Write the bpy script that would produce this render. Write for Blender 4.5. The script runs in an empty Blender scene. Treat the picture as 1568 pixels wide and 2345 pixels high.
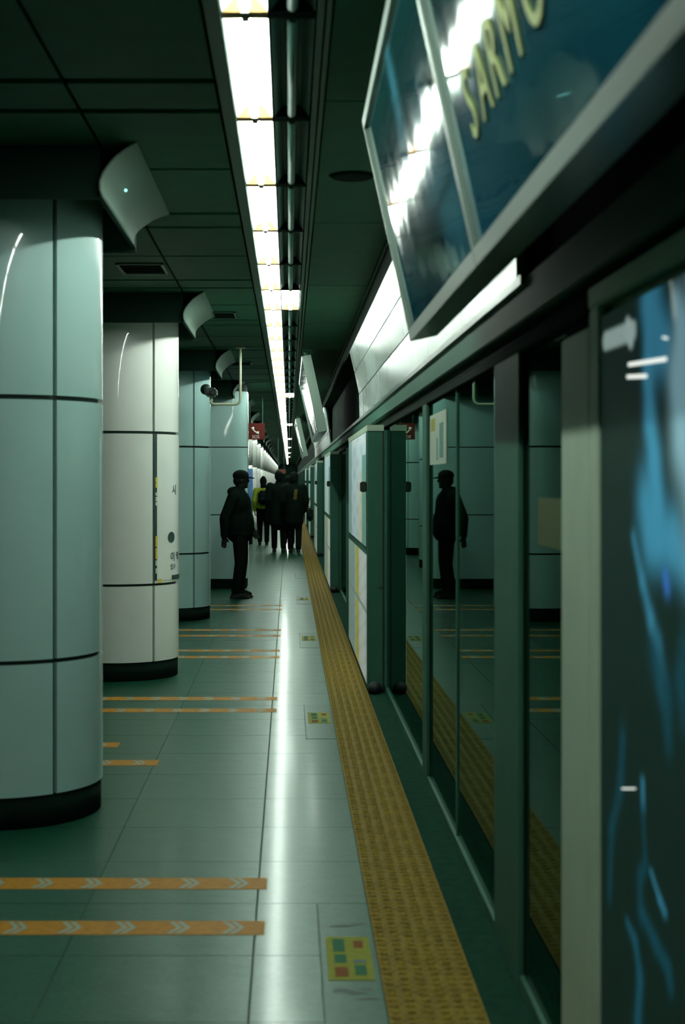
import bpy, bmesh, math, random
from mathutils import Vector, Matrix
random.seed(7)
sc = bpy.context.scene
COL = sc.collection
R = math.radians
PI = math.pi

# ------------------------------------------------------------------ camera, world, exposure
F_PX, CX, CY, EYE = 3400.0, 662.0, 1100.0, 1.61
cam_d = bpy.data.cameras.new('camera')
cam = bpy.data.objects.new('camera', cam_d)
COL.objects.link(cam)
sc.camera = cam
cam.location = (0, 0, EYE)
cam.rotation_euler = (R(90), 0, 0)
cam_d.sensor_fit = 'HORIZONTAL'
cam_d.sensor_width = 36.0
cam_d.lens = F_PX / 1568 * 36.0
cam_d.shift_x = (784 - CX) / 1568
cam_d.shift_y = -(1172.5 - CY) / 1568
cam_d.clip_start, cam_d.clip_end = 0.05, 400
cam_d.dof.use_dof = True
cam_d.dof.focus_distance = 17.0
cam_d.dof.aperture_fstop = 5.5

world = bpy.data.worlds.new('world')
sc.world = world
world.use_nodes = True
wb = world.node_tree.nodes['Background']
wb.inputs[0].default_value = (0.10, 0.30, 0.18, 1)
wb.inputs[1].default_value = 0.02

vs = sc.view_settings
vs.view_transform = 'Standard'
vs.look = 'None'
vs.gamma = 1
vs.use_curve_mapping = False
vs.exposure = 0.0
LAMP = 58.0                       # radiance of a fluorescent tube
LAMP_COL = (0.88, 1.0, 0.91)
try:
    sc.cycles.max_bounces = 8
    sc.cycles.diffuse_bounces = 4
    sc.cycles.glossy_bounces = 4
    sc.cycles.transparent_max_bounces = 16
    sc.cycles.sample_clamp_indirect = 4.0
    sc.cycles.use_light_tree = True
except Exception:
    pass

# ------------------------------------------------------------------ materials
def nt(m):
    return m.node_tree.nodes, m.node_tree.links
def mat(name, col, rough=0.5, metal=0.0, spec=0.5, var=0.0, vscale=6.0, bump=0.0, bscale=40.0, coat=0.0, coat_r=0.1, bstretch=None):
    m = bpy.data.materials.new(name); m.use_nodes = True
    N, L = nt(m); p = N['Principled BSDF']
    p.inputs['Base Color'].default_value = (*col, 1)
    p.inputs['Roughness'].default_value = rough
    p.inputs['Metallic'].default_value = metal
    p.inputs['Specular IOR Level'].default_value = spec
    p.inputs['Coat Weight'].default_value = coat
    if coat and coat < .3: p.inputs['Coat Tint'].default_value = (.62, .95, .78, 1); p.inputs['Specular Tint'].default_value = (.55, 1, .78, 1)
    p.inputs['Coat Roughness'].default_value = coat_r
    tc = N.new('ShaderNodeTexCoord')
    if var > 0:
        n = N.new('ShaderNodeTexNoise'); n.inputs['Scale'].default_value = vscale; n.inputs['Detail'].default_value = 4
        L.new(tc.outputs['Object'], n.inputs['Vector'])
        r = N.new('ShaderNodeValToRGB')
        r.color_ramp.elements[0].position = 0.3; r.color_ramp.elements[1].position = 0.7
        r.color_ramp.elements[0].color = (*[c * (1 - var) for c in col], 1)
        r.color_ramp.elements[1].color = (*[min(1, c * (1 + var)) for c in col], 1)
        L.new(n.outputs['Fac'], r.inputs['Fac']); L.new(r.outputs['Color'], p.inputs['Base Color'])
    if bump > 0:
        n2 = N.new('ShaderNodeTexNoise'); n2.inputs['Scale'].default_value = bscale; n2.inputs['Detail'].default_value = 2
        src = tc.outputs['Object']
        if bstretch:
            mp = N.new('ShaderNodeMapping'); mp.inputs['Scale'].default_value = bstretch
            L.new(src, mp.inputs['Vector']); src = mp.outputs['Vector']
        L.new(src, n2.inputs['Vector'])
        b = N.new('ShaderNodeBump'); b.inputs['Strength'].default_value = bump; b.inputs['Distance'].default_value = 0.02
        L.new(n2.outputs['Fac'], b.inputs['Height']); L.new(b.outputs['Normal'], p.inputs['Normal'])
    return m
def emis(name, col, s):
    m = bpy.data.materials.new(name); m.use_nodes = True
    N, L = nt(m); p = N['Principled BSDF']
    p.inputs['Base Color'].default_value = (*[min(c, .8) for c in col], 1)
    p.inputs['Emission Color'].default_value = (*col, 1)
    p.inputs['Emission Strength'].default_value = s
    return m
def glass(name, tint, r0=0.04):
    m = bpy.data.materials.new(name); m.use_nodes = True
    N, L = nt(m); N.remove(N['Principled BSDF'])
    out = N['Material Output']
    g = N.new('ShaderNodeNewGeometry'); d = N.new('ShaderNodeVectorMath'); d.operation = 'DOT_PRODUCT'
    L.new(g.outputs['Incoming'], d.inputs[0]); L.new(g.outputs['Normal'], d.inputs[1])
    a = N.new('ShaderNodeMath'); a.operation = 'ABSOLUTE'; L.new(d.outputs['Value'], a.inputs[0])
    s = N.new('ShaderNodeMath'); s.operation = 'SUBTRACT'; s.inputs[0].default_value = 1.0; L.new(a.outputs[0], s.inputs[1])
    pw = N.new('ShaderNodeMath'); pw.operation = 'POWER'; pw.inputs[1].default_value = 5.0; L.new(s.outputs[0], pw.inputs[0])
    mr = N.new('ShaderNodeMath'); mr.operation = 'MULTIPLY_ADD'; mr.inputs[1].default_value = 1 - r0; mr.inputs[2].default_value = r0
    L.new(pw.outputs[0], mr.inputs[0])
    t = N.new('ShaderNodeBsdfTransparent'); t.inputs[0].default_value = (*tint, 1)
    gl = N.new('ShaderNodeBsdfGlossy'); gl.inputs['Roughness'].default_value = 0.012; gl.inputs['Color'].default_value = (.42, .60, .54, 1)
    mx = N.new('ShaderNodeMixShader')
    L.new(mr.outputs[0], mx.inputs[0]); L.new(t.outputs[0], mx.inputs[1]); L.new(gl.outputs[0], mx.inputs[2])
    L.new(mx.outputs[0], out.inputs['Surface'])
    return m
def printed(name, rough=0.25, spec=0.5, bump=0.0, bscale=6, bstretch=None, coat=0.0, emit=0.0):
    m = mat(name, (.5, .5, .5), rough, spec=spec, bump=bump, bscale=bscale, bstretch=bstretch, coat=coat, coat_r=0.03)
    N, L = nt(m); p = N['Principled BSDF']
    a = N.new('ShaderNodeVertexColor'); a.layer_name = 'print'
    L.new(a.outputs['Color'], p.inputs['Base Color'])
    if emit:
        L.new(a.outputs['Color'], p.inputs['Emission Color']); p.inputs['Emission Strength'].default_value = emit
    return m

M = {}
M['tile'] = mat('granite_tile', (.008, .060, .034), .36, spec=.24, var=.25, vscale=45, bump=.10, bscale=7, coat=.22, coat_r=.13)
M['grout'] = mat('dark_grout', (.02, .05, .035), .9)
M['edge'] = mat('dark_threshold', (.008, .035, .022), .95, spec=.03, var=.2, vscale=20)
M['hatch'] = mat('hatch_steel', (.008, .058, .033), .40, spec=.20, var=.2, vscale=30, coat=.15, coat_r=.2)
M['tactile'] = mat('tactile_yellow', (.165, .115, .012), .65, spec=.10, var=.35, vscale=35)
M['ceil'] = mat('ceiling_panel', (.024, .105, .056), .65, spec=.14, var=.1, vscale=5)
M['ceil_dark'] = mat('ceiling_void', (.01, .025, .016), .9)
M['trim'] = mat('ceiling_trim', (.035, .11, .07), .5, metal=.2)
M['plate'] = mat('end_plate_halation', (.34, .20, .07), .6, spec=.1)  # orange halation around the tubes painted into the plate colour
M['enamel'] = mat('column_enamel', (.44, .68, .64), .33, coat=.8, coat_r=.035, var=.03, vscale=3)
M['enamel_lit'] = mat('column_enamel_lit', (.90, .94, .86), .33, coat=.8, coat_r=.035, var=.03, vscale=3)  # same white enamel, its brighter lighting put into a lighter colour
M['core'] = mat('column_joint', (.008, .03, .02), .8)
M['skirt'] = mat('column_skirt', (.003, .010, .007), .9, spec=.06)
M['capital'] = mat('capital_paint', (.007, .024, .015), .8, spec=.1)
M['cove'] = mat('capital_cover', (.19, .27, .22), .7, spec=.1)
M['steel'] = mat('satin_steel', (.50, .62, .47), .5, spec=.3, var=.06, vscale=4)
M['steel_d'] = mat('dark_steel', (.032, .11, .076), .55, spec=.2, var=.1, vscale=4)
M['cabinet'] = mat('cabinet_paint', (.032, .115, .08), .6, spec=.15, var=.08, vscale=4)
M['black'] = mat('black_paint', (.004, .012, .008), .9, spec=.05)
M['fascia'] = mat('satin_fascia', (.66, .76, .70), .24, metal=.45, spec=.6, bump=.30, bscale=2.0, var=.06, vscale=2)
M['alu'] = mat('aluminium', (.22, .30, .25), .28, metal=.6)
M['glass'] = glass('screen_glass', (.35, .55, .47))
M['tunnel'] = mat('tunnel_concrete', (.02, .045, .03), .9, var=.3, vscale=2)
M['tape'] = mat('tape_orange', (.40, .18, .010), .55, spec=.15, var=.15, vscale=30)
M['tape_w'] = mat('tape_chevron', (.26, .36, .29), .5, spec=.2)
M['sticker'] = mat('sticker_yellow', (.20, .22, .010), .6, spec=.1, var=.15, vscale=30)
M['sticker_g'] = mat('sticker_pictogram', (.02, .10, .05), .7, spec=.1)
M['sticker_r'] = mat('sticker_red', (.14, .05, .008), .7, spec=.1)
M['scuff'] = mat('floor_scuff', (.01, .035, .025), .6)
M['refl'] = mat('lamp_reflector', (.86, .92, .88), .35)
M['refl_unlit'] = mat('lamp_reflector_unlit', (.06, .16, .12), .35)  # darker copy of the lamp reflector, switched-off shade put into its colour
M['tube_on'] = emis('tube_lit', LAMP_COL, LAMP)
M['tube_off'] = mat('tube_unlit', (.06, .14, .11), .45, spec=.2)
M['led'] = emis('indicator_light', (.3, 1, .9), 2)
M['red'] = mat('sign_red', (.075, .007, .003), .5, spec=.2)
M['white'] = mat('sign_white', (.70, .72, .60), .5)
M['yellow'] = mat('sign_yellow', (.80, .58, .03), .5)
M['letter'] = mat('letter_yellow_green', (.42, .50, .13), .5)
M['ink'] = mat('ink_dark', (.01, .04, .035), .6)
M['pipe'] = mat('pipe_cream', (.50, .55, .38), .45)
M['camblk'] = mat('camera_housing', (.02, .045, .03), .4)
M['skin'] = mat('skin', (.012, .014, .010), .8, spec=.1)
M['coat'] = mat('coat_black', (.003, .007, .005), .95, spec=.05)
M['pants'] = mat('trousers_black', (.003, .006, .0045), .95, spec=.05)
M['shoe'] = mat('shoe_black', (.004, .008, .006), .7, spec=.2)
M['hair'] = mat('hair_black', (.003, .006, .004), .9, spec=.1)
M['limejacket'] = mat('jacket_lime', (.32, .42, .02), .7, var=.35, vscale=14)
M['bag'] = mat('bag_black', (.003, .007, .005), .9, spec=.1)
M['mustard'] = mat('scarf_mustard', (.07, .06, .012), .9, spec=.1)
M['bluevinyl'] = mat('poster_blue', (.15, .32, .70), .4)
M['rubber'] = mat('rubber_black', (.004, .01, .007), .7)

# ------------------------------------------------------------------ helpers
def link(o, parent=None):
    COL.objects.link(o)
    if parent is not None: o.parent = parent
    return o
def mesh_obj(name, verts, faces, m, parent=None, smooth=False, loc=(0, 0, 0)):
    me = bpy.data.meshes.new(name)
    me.from_pydata([tuple(v) for v in verts], [], faces)
    if isinstance(m, (list, tuple)):
        for q in m: me.materials.append(q)
    else: me.materials.append(m)
    if smooth:
        for p in me.polygons: p.use_smooth = True
    me.update()
    o = bpy.data.objects.new(name, me); o.location = loc
    return link(o, parent)
def from_bm(name, bm, m, parent=None, smooth=False, loc=(0, 0, 0)):
    me = bpy.data.meshes.new(name); bm.to_mesh(me); bm.free()
    if isinstance(m, (list, tuple)):
        for q in m: me.materials.append(q)
    else: me.materials.append(m)
    if smooth:
        for p in me.polygons: p.use_smooth = True
    o = bpy.data.objects.new(name, me); o.location = loc
    return link(o, parent)
BF = [(0, 3, 2, 1), (4, 5, 6, 7), (0, 1, 5, 4), (1, 2, 6, 5), (2, 3, 7, 6), (3, 0, 4, 7)]
class MB:
    def __init__(s): s.v = []; s.f = []
    def box(s, x0, x1, y0, y1, z0, z1):
        n = len(s.v)
        s.v += [(x0, y0, z0), (x1, y0, z0), (x1, y1, z0), (x0, y1, z0), (x0, y0, z1), (x1, y0, z1), (x1, y1, z1), (x0, y1, z1)]
        s.f += [tuple(n + i for i in f) for f in BF]; return s
    def hexa(s, p):                    # 8 points, bottom ring then top ring
        n = len(s.v); s.v += [tuple(q) for q in p]; s.f += [tuple(n + i for i in f) for f in BF]; return s
    def poly(s, pts):
        n = len(s.v); s.v += [tuple(q) for q in pts]; s.f.append(tuple(range(n, n + len(pts)))); return s
    def extr(s, prof, y0, y1, closed=True):   # profile in (x,z) extruded along y
        n = len(s.v); k = len(prof)
        for (x, z) in prof: s.v.append((x, y0, z))
        for (x, z) in prof: s.v.append((x, y1, z))
        for i in range(k if closed else k - 1):
            j = (i + 1) % k
            s.f.append((n + i, n + j, n + k + j, n + k + i))
        if closed:
            s.f.append(tuple(n + i for i in reversed(range(k)))); s.f.append(tuple(n + k + i for i in range(k)))
        return s
    def obj(s, name, m, parent=None, smooth=False, loc=(0, 0, 0), bevel=0):
        o = mesh_obj(name, s.v, s.f, m, parent, smooth, loc)
        if bevel:
            bm = bmesh.new(); bm.from_mesh(o.data)
            bmesh.ops.bevel(bm, geom=bm.edges[:], offset=bevel, segments=2, affect='EDGES', clamp_overlap=True)
            bm.to_mesh(o.data); bm.free()
        return o
def box(name, x0, x1, y0, y1, z0, z1, m, parent=None, bevel=0):
    cx, cy, cz = (x0 + x1) / 2, (y0 + y1) / 2, z0
    return MB().box(x0 - cx, x1 - cx, y0 - cy, y1 - cy, 0, z1 - z0).obj(name, m, parent, loc=(cx, cy, cz), bevel=bevel)
def empty(name, loc, label=None, cat=None, group=None, kind=None):
    o = bpy.data.objects.new(name, None); o.empty_display_size = .1; o.location = loc
    link(o); return tag(o, label, cat, group, kind)
def tag(o, label=None, cat=None, group=None, kind=None):
    if label: o['label'] = label
    if cat: o['category'] = cat
    if group: o['group'] = group
    if kind: o['kind'] = kind
    return o
def copy_tree(o, parent=None):
    c = o.copy(); COL.objects.link(c)
    if parent is not None: c.parent = parent
    for ch in o.children: copy_tree(ch, c)
    return c
def inst(o, loc, parent):              # a sibling copy of a part sharing its mesh
    c = o.copy(); COL.objects.link(c); c.parent = parent; c.location = loc; return c
def ordinal(n):
    w = ['', 'first', 'second', 'third', 'fourth', 'fifth', 'sixth', 'seventh', 'eighth', 'ninth', 'tenth', 'eleventh', 'twelfth']
    if n < len(w): return w[n]
    return '%d%s' % (n, 'th' if 10 <= n % 100 <= 20 else {1: 'st', 2: 'nd', 3: 'rd'}.get(n % 10, 'th'))
def tube_mesh(pts, r, seg=12):
    bm = bmesh.new(); rings = []
    for i, p in enumerate(pts):
        p = Vector(p)
        t = (Vector(pts[min(i + 1, len(pts) - 1)]) - Vector(pts[max(i - 1, 0)])).normalized()
        a = t.orthogonal().normalized() if i == 0 else (rings_a - t * rings_a.dot(t)).normalized()
        rings_a = a; b = t.cross(a)
        rr = r[i] if isinstance(r, (list, tuple)) else r
        rings.append([bm.verts.new(p + (a * math.cos(2 * PI * k / seg) + b * math.sin(2 * PI * k / seg)) * rr) for k in range(seg)])
    for i in range(len(rings) - 1):
        for k in range(seg):
            bm.faces.new((rings[i][k], rings[i][(k + 1) % seg], rings[i + 1][(k + 1) % seg], rings[i + 1][k]))
    bm.faces.new(list(reversed(rings[0]))); bm.faces.new(rings[-1])
    return bm
def text_mesh(txt, size, depth=0.002):
    cu = bpy.data.curves.new('tmp_text', 'FONT'); cu.body = txt; cu.size = size; cu.extrude = depth; cu.resolution_u = 4
    o = bpy.data.objects.new('tmp_text', cu); COL.objects.link(o)
    dg = bpy.context.evaluated_depsgraph_get()
    me = bpy.data.meshes.new_from_object(o.evaluated_get(dg))
    bpy.data.objects.remove(o); return me

CEIL = EYE + 1.45         # 3.06
WALLX = .74
END = 132.0

# ------------------------------------------------------------------ floor
floor = empty('floor', (0, 0, 0), kind='structure', label='grey-green polished tile floor of the platform')
box('floor_bed', -4.6, .80, -8, END, -.35, -.004, M['grout'], floor)
ROW = .62
def tile_proto(w, l):
    return MB().box(-w / 2, w / 2, -l / 2, l / 2, -.004, 0).obj('tile', M['tile'], floor)
cols = [(-.764, -.126), (-1.404, -.768), (-2.044, -1.408), (-4.6, -2.048), (-.118, .294)]
ys = [4.41 + ROW * k for k in range(-20, 200)]
far_mb = MB()
for ci, (x0, x1) in enumerate(cols):
    proto = None
    lim = {0: 44, 1: 44, 2: 30, 3: 14, 4: 60}[ci]
    for y in ys:
        if y > END: break
        if 2 < y < lim:
            c = ((x0 + x1) / 2, y + ROW / 2, 0)
            if proto is None:
                proto = tile_proto(x1 - x0, ROW - .004); proto.location = c
            else: inst(proto, c, floor)
        else:
            far_mb.box(x0, x1, y + .002, min(y + ROW - .002, END), -.004, 0)
fo = far_mb.obj('far_tiles', M['tile'], floor); fo['kind'] = 'stuff'
box('threshold', .597, .80, -1, END, -.004, .002, M['edge'], floor)
# hatch plates let into the floor beside the tactile strip
for k in range(6):
    y = 4.2 + 5.03 * k
    box('hatch_plate', .110, .291, y + .008, y + 1.422, 0, .002, M['hatch'], floor)
    box('hatch_joint', .104, .108, y, y + 1.43, 0, .0022, M['grout'], floor)

# tactile strip: 300 mm blocks with 6 x 6 studs
strip = empty('tactile_strip', (.445, 0, 0), 'long mustard yellow tactile paving strip running along the screen doors', 'tactile paving')
bm = bmesh.new()
bmesh.ops.create_cube(bm, size=1, matrix=Matrix.Translation((0, 0, .003)) @ Matrix.Diagonal((.296, .296, .006, 1)))
for i in range(6):
    for j in range(6):
        x = -.125 + .05 * i; y = -.125 + .05 * j
        bmesh.ops.create_cone(bm, cap_ends=True, segments=8, radius1=.0175, radius2=.010, depth=.006, matrix=Matrix.Translation((x, y, .009)))
tt = from_bm('tactile_tile', bm, M['tactile'], strip)
tt.location = (0, 3.0, 0)
for k in range(1, 290): inst(tt, (0, 3.0 + .3 * k, 0), strip)
box('far_tiles', .297, .593, 3.0 + .3 * 290 - .15, END, 0, .012, M['tactile'], strip)['kind'] = 'stuff'
for o in strip.children:
    if o.name.startswith('far_tiles'): o.location.x = 0

# ------------------------------------------------------------------ ceiling
ceil = empty('ceiling', (0, 0, CEIL), kind='structure', label='dark green panelled metal ceiling over the platform')
def cbox(name, x0, x1, y0, y1, z0, z1, m):
    o = box(name, x0, x1, y0, y1, z0 - CEIL, z1 - CEIL, m, ceil); return o
cbox('slab', -4.6, 1.0, -8, END, CEIL + .16, CEIL + .3, M['ceil_dark'])
box_rows = []
for k in range(-5, 50):
    y = 5.39 + 2.68 * k
    box_rows += [(y + .036, y + .44 - .036), (y + .44 + .036, y + 1.53 - .02), (y + 1.53 + .02, y + 2.68 - .036)]
farc = MB()
protos = {}
for (x0, x1, lim) in [(-.812, -.275, 62), (-2.0, -.828, 45), (-3.2, -2.012, 24), (-4.6, -3.212, 16)]:
    for i, (a, b) in enumerate(box_rows):
        if a > END: break
        b = min(b, END)
        if b < lim:
            key = (x0, i % 3)
            loc = ((x0 + x1) / 2, (a + b) / 2, 0)
            if key not in protos:
                w, l = (x1 - x0) / 2, (b - a) / 2
                protos[key] = MB().box(-w, w, -l, l, 0, .02).obj('ceiling_panel', M['ceil'], ceil, loc=loc)
            else: inst(protos[key], loc, ceil)
        else: farc.box(x0, x1, a, b, 0, .02)
# right of the lamps
pr = None
for k in range(-5, 50):
    y0 = 5.68 + 2.68 * (k - 1) + .008; y1 = y0 + 2.68 - .016
    if y0 > END: break
    if y1 < 70:
        loc = (.362, (y0 + y1) / 2, 0)
        if pr is None: pr = MB().box(-.222, .222, -(y1 - y0) / 2, (y1 - y0) / 2, 0, .02).obj('ceiling_panel', M['ceil'], ceil, loc=loc)
        else: inst(pr, loc, ceil)
    else: farc.box(.14, .584, y0, min(y1, END), 0, .02)
fc = farc.obj('far_panels', M['ceil'], ceil); fc['kind'] = 'stuff'
cbox('lamp_trim', -.262, -.212, -8, END, CEIL - .006, CEIL + .02, M['trim'])
cbox('lamp_trim', .088, .108, -8, END, CEIL - .012, CEIL + .02, M['trim'])
cbox('lamp_trim', .116, .132, -8, END, CEIL - .004, CEIL + .02, M['trim'])
cbox('edge_trim', .590, .606, -8, END, CEIL - .01, CEIL + .02, M['trim'])
# dark slots / vents and the round disc
def vent(x0, x1, y0, y1, label):
    t = empty('ceiling_vent', ((x0 + x1) / 2, (y0 + y1) / 2, CEIL), label, 'vent', 'slot vents in the left ceiling')
    w, l = (x1 - x0) / 2, (y1 - y0) / 2
    MB().box(-w, w, -l, l, -.004, 0).obj('backing', M['black'], t)
    f = MB(); f.box(-w, w, -l, -l + .02, -.012, 0); f.box(-w, w, l - .02, l, -.012, 0); f.box(-w, -w + .02, -l, l, -.012, 0); f.box(w - .02, w, -l, l, -.012, 0)
    f.obj('frame', M['trim'], t)
    for q in range(1, 4):
        y = -l + 2 * l * q / 4
        MB().box(-w + .02, w - .02, y - .006, y + .006, -.011, -.003).obj('slat', M['black'], t)
vent(-1.16, -.84, 9.90, 10.38, 'dark slotted ceiling vent beside the first round column, nearest vent')
vent(-.80, -.46, 12.75, 13.25, 'second nearest dark slotted ceiling vent, left of the lamp row')
vent(-.80, -.46, 18.1, 18.6, 'third dark slotted ceiling vent, left of the lamp row')
bm = bmesh.new()
bmesh.ops.create_cone(bm, cap_ends=True, segments=32, radius1=.095, radius2=.112, depth=.012, matrix=Matrix.Translation((0, 0, -.006)))
disc = from_bm('ceiling_speaker', bm, M['black'], None, loc=(.30, 7.06, CEIL))
tag(disc, 'round dark speaker disc set in the ceiling right of the lamps', 'speaker')

# lamps: two rows of one-tube troughs, the right row mostly switched off
PITCH = 1.336; Y0 = 4.63
def make_fixture(lit):
    t = bpy.data.objects.new('tube_light', None); link(t); t.empty_display_size = .1
    L2 = PITCH / 2 - .004
    rm = M['refl'] if lit else M['refl_unlit']  # unlit row: shade put into darker reflector, plate, tube and holder colours
    b = MB()
    prof = [(-.070, 0), (-.034, .045), (-.012, .05), (.012, .05), (.034, .045), (.070, 0), (.070, .06), (-.070, .06)]
    b.extr(prof, -L2, L2)
    b.obj('reflector', rm, t)
    for s in (-1, 1):
        MB().poly([(-.07, s * L2, 0), (.07, s * L2, 0), (.05, s * L2, .05), (-.05, s * L2, .05)]).poly(
            [(-.07, s * (L2 - .030), 0), (-.05, s * (L2 - .030), .05), (.05, s * (L2 - .030), .05), (.07, s * (L2 - .030), 0)]).poly(
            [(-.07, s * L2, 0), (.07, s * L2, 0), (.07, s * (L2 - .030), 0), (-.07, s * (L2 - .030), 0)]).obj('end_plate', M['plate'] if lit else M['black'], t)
    bm = tube_mesh([(0, -L2 + .05, 0), (0, -L2 + .055, 0), (0, L2 - .055, 0), (0, L2 - .05, 0)], [.011, .0175, .0175, .011], 10)
    from_bm('tube', bm, M['tube_on'] if lit else M['tube_off'], t, smooth=True, loc=(0, 0, .010))
    for s in (-1, 1):
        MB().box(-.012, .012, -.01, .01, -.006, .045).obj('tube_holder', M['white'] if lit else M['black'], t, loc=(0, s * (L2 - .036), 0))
    return t
fx_on = make_fixture(True); fx_off = make_fixture(False)
first_on = first_off = True
def where(k, w): return ('%s %s ahead of the camera' % (ordinal(k + 2), w)) if k >= -1 else ('%s %s behind the camera' % (ordinal(-1 - k), w))
nk = int((END - Y0) / PITCH)
for k in range(-5, nk):
    y = Y0 + PITCH * (k + .5)
    f = fx_on if first_on else copy_tree(fx_on); first_on = False
    f.location = (-.1375, y, CEIL)
    tag(f, '%s, lit fluorescent tube in the unbroken left ceiling row' % where(k, 'light'), 'ceiling light', 'lit left row of tube lights')
    if k > 70: continue
    if (k - 5) % 10 == 0:
        f = copy_tree(fx_on); f.location = (.010, y, CEIL)
        tag(f, '%s lone lit tube light ahead in the otherwise dark right ceiling row' % ordinal((k - 5) // 10 + 1) if k > 0 else 'lone lit tube light of the right ceiling row behind the camera', 'ceiling light', 'lit tubes of the right row')
    else:
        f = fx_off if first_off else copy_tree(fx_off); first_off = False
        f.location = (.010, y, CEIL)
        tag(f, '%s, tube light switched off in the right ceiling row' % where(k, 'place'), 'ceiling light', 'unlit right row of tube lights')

# ------------------------------------------------------------------ columns
CR, CXC = .50, -1.42
def arc_panel(a0, a1, z0, z1, r=CR, th=.03, n=20):
    v = []; f = []
    for i in range(n + 1):
        a = a0 + (a1 - a0) * i / n
        for (rr, z) in ((r, z0), (r, z1), (r - th, z1), (r - th, z0)):
            v.append((rr * math.sin(a), -rr * math.cos(a), z))
    for i in range(n):
        for j in range(4):
            f.append((4 * i + j, 4 * i + (j + 1) % 4, 4 * i + 4 + (j + 1) % 4, 4 * i + 4 + j))
    f.append((3, 2, 1, 0)); f.append((4 * n, 4 * n + 1, 4 * n + 2, 4 * n + 3))
    return v, f
TIERS = [(.150, .759), (.779, 1.984), (2.006, CEIL)]
def cyl(name, r, z0, z1, m, parent, n=64):
    bm = bmesh.new(); bmesh.ops.create_cone(bm, cap_ends=True, segments=n, radius1=r, radius2=r, depth=z1 - z0, matrix=Matrix.Translation((0, 0, (z0 + z1) / 2)))
    o = from_bm(name, bm, m, parent)
    for p in o.data.polygons: p.use_smooth = len(p.vertices) == 4
    return o
def make_column(detail, em):
    t = bpy.data.objects.new('column', None); link(t)
    cyl('core', CR - .024, .10, CEIL, M['core'], t, 48)
    cyl('skirting', CR - .008, 0, .15, M['skirt'], t, 64)
    g = .011 / CR
    for (z0, z1) in TIERS:
        if detail:
            for q in range(4):
                a = R(41) + q * PI / 2
                v, f = arc_panel(a + g, a + PI / 2 - g, z0, z1)
                mesh_obj('panel', v, f, em, t, smooth=False)
        else:
            cyl('panel_ring', CR, z0, z1, em, t, 32)
    if detail:
        for o in t.children:
            if o.name.startswith('panel'):
                for i, p in enumerate(o.data.polygons):
                    p.use_smooth = abs(p.normal.z) < .5 and len(p.vertices) == 4
                    if i >= len(o.data.polygons) - 2: p.use_smooth = False
                try:
                    o.data.set_sharp_from_angle(angle=R(30))
                except Exception: pass
    return t
def make_capital():
    t = bpy.data.objects.new('column_capital', None); link(t)
    H = CEIL - .23
    b = MB()
    b.box(-.73, .60, -.80, -.77, H, CEIL); b.box(-.73, .60, .72, .75, H, CEIL); b.box(-.76, -.73, -.80, .75, H, CEIL); b.box(.58, .60, -.77, .72, H + .02, CEIL)
    b.obj('hood', M['capital'], t)
    prof = [(.62, 1.22), (.612, 1.25), (.612, 1.285), (.625, 1.32), (.648, 1.352), (.685, 1.392), (.728, 1.422), (.77, 1.447)]
    v = []; f = []; n = len(prof)
    for (ya, yb) in [(-.84, .55)]:
        for i, (x, h) in enumerate(prof):
            u = i / (n - 1)
            v.append((x, -.82 - .03 * u, EYE + h)); v.append((x, .46 + .40 * u, EYE + h))
    for i, (x, h) in enumerate(prof):
        u = i / (n - 1)
        v.append((x - .012, -.82 - .03 * u, EYE + h + .004)); v.append((x - .012, .46 + .40 * u, EYE + h + .004))
    for i in range(n - 1):
        f.append((2 * i, 2 * i + 1, 2 * i + 3, 2 * i + 2))
        o = 2 * n
        f.append((o + 2 * i, o + 2 * i + 2, o + 2 * i + 3, o + 2 * i + 1))
        f.append((2 * i, 2 * i + 2, o + 2 * i + 2, o + 2 * i)); f.append((2 * i + 1, o + 2 * i + 1, o + 2 * i + 3, 2 * i + 3))
    f.append((0, 2 * n, 2 * n + 1, 1))
    mesh_obj('curved_cover', v, f, M['cove'], t, smooth=True)
    return t
colA = make_column(True, M['enamel']); colB = make_column(True, M['enamel_lit']); colF = make_column(False, M['enamel_lit'])
cap0 = make_capital()
ucap = False; usedA = usedB = usedF = False
NC = 24
for k in range(NC):
    y = 7.30 + 5.05 * k
    if k != 3:
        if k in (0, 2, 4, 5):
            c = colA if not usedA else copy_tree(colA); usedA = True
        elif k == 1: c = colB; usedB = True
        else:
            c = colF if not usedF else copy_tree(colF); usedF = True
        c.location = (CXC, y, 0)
        extra = {0: 'nearest large white round column with black skirting, cut by the left edge',
                 1: 'second white round column from the camera, with a yellow-edged vinyl notice',
                 2: 'third white round column from the camera, behind the one with the notice'}.get(k,
                 '%s white round column from the camera, far down the platform' % ordinal(k + 1))
        tag(c, extra, 'column', 'round white columns along the platform')
    cc = copy_tree(cap0) if ucap else cap0; ucap = True
    cc.location = (CXC, y - .08, 0)
    tag(cc, 'dark ceiling hood with curved pale side, above the %s column from the camera' % ordinal(k + 1), 'ceiling hood', 'hoods above the columns')
# little indicator on the first hood
bm = bmesh.new(); bmesh.ops.create_uvsphere(bm, u_segments=12, v_segments=8, radius=.007)
o = from_bm('indicator', bm, M['led'], cap0, smooth=True, loc=(-.755 - CXC, 6.86 - (7.30 - .08), EYE + 1.340))
tag(o, 'tiny glowing turquoise indicator light')

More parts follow.
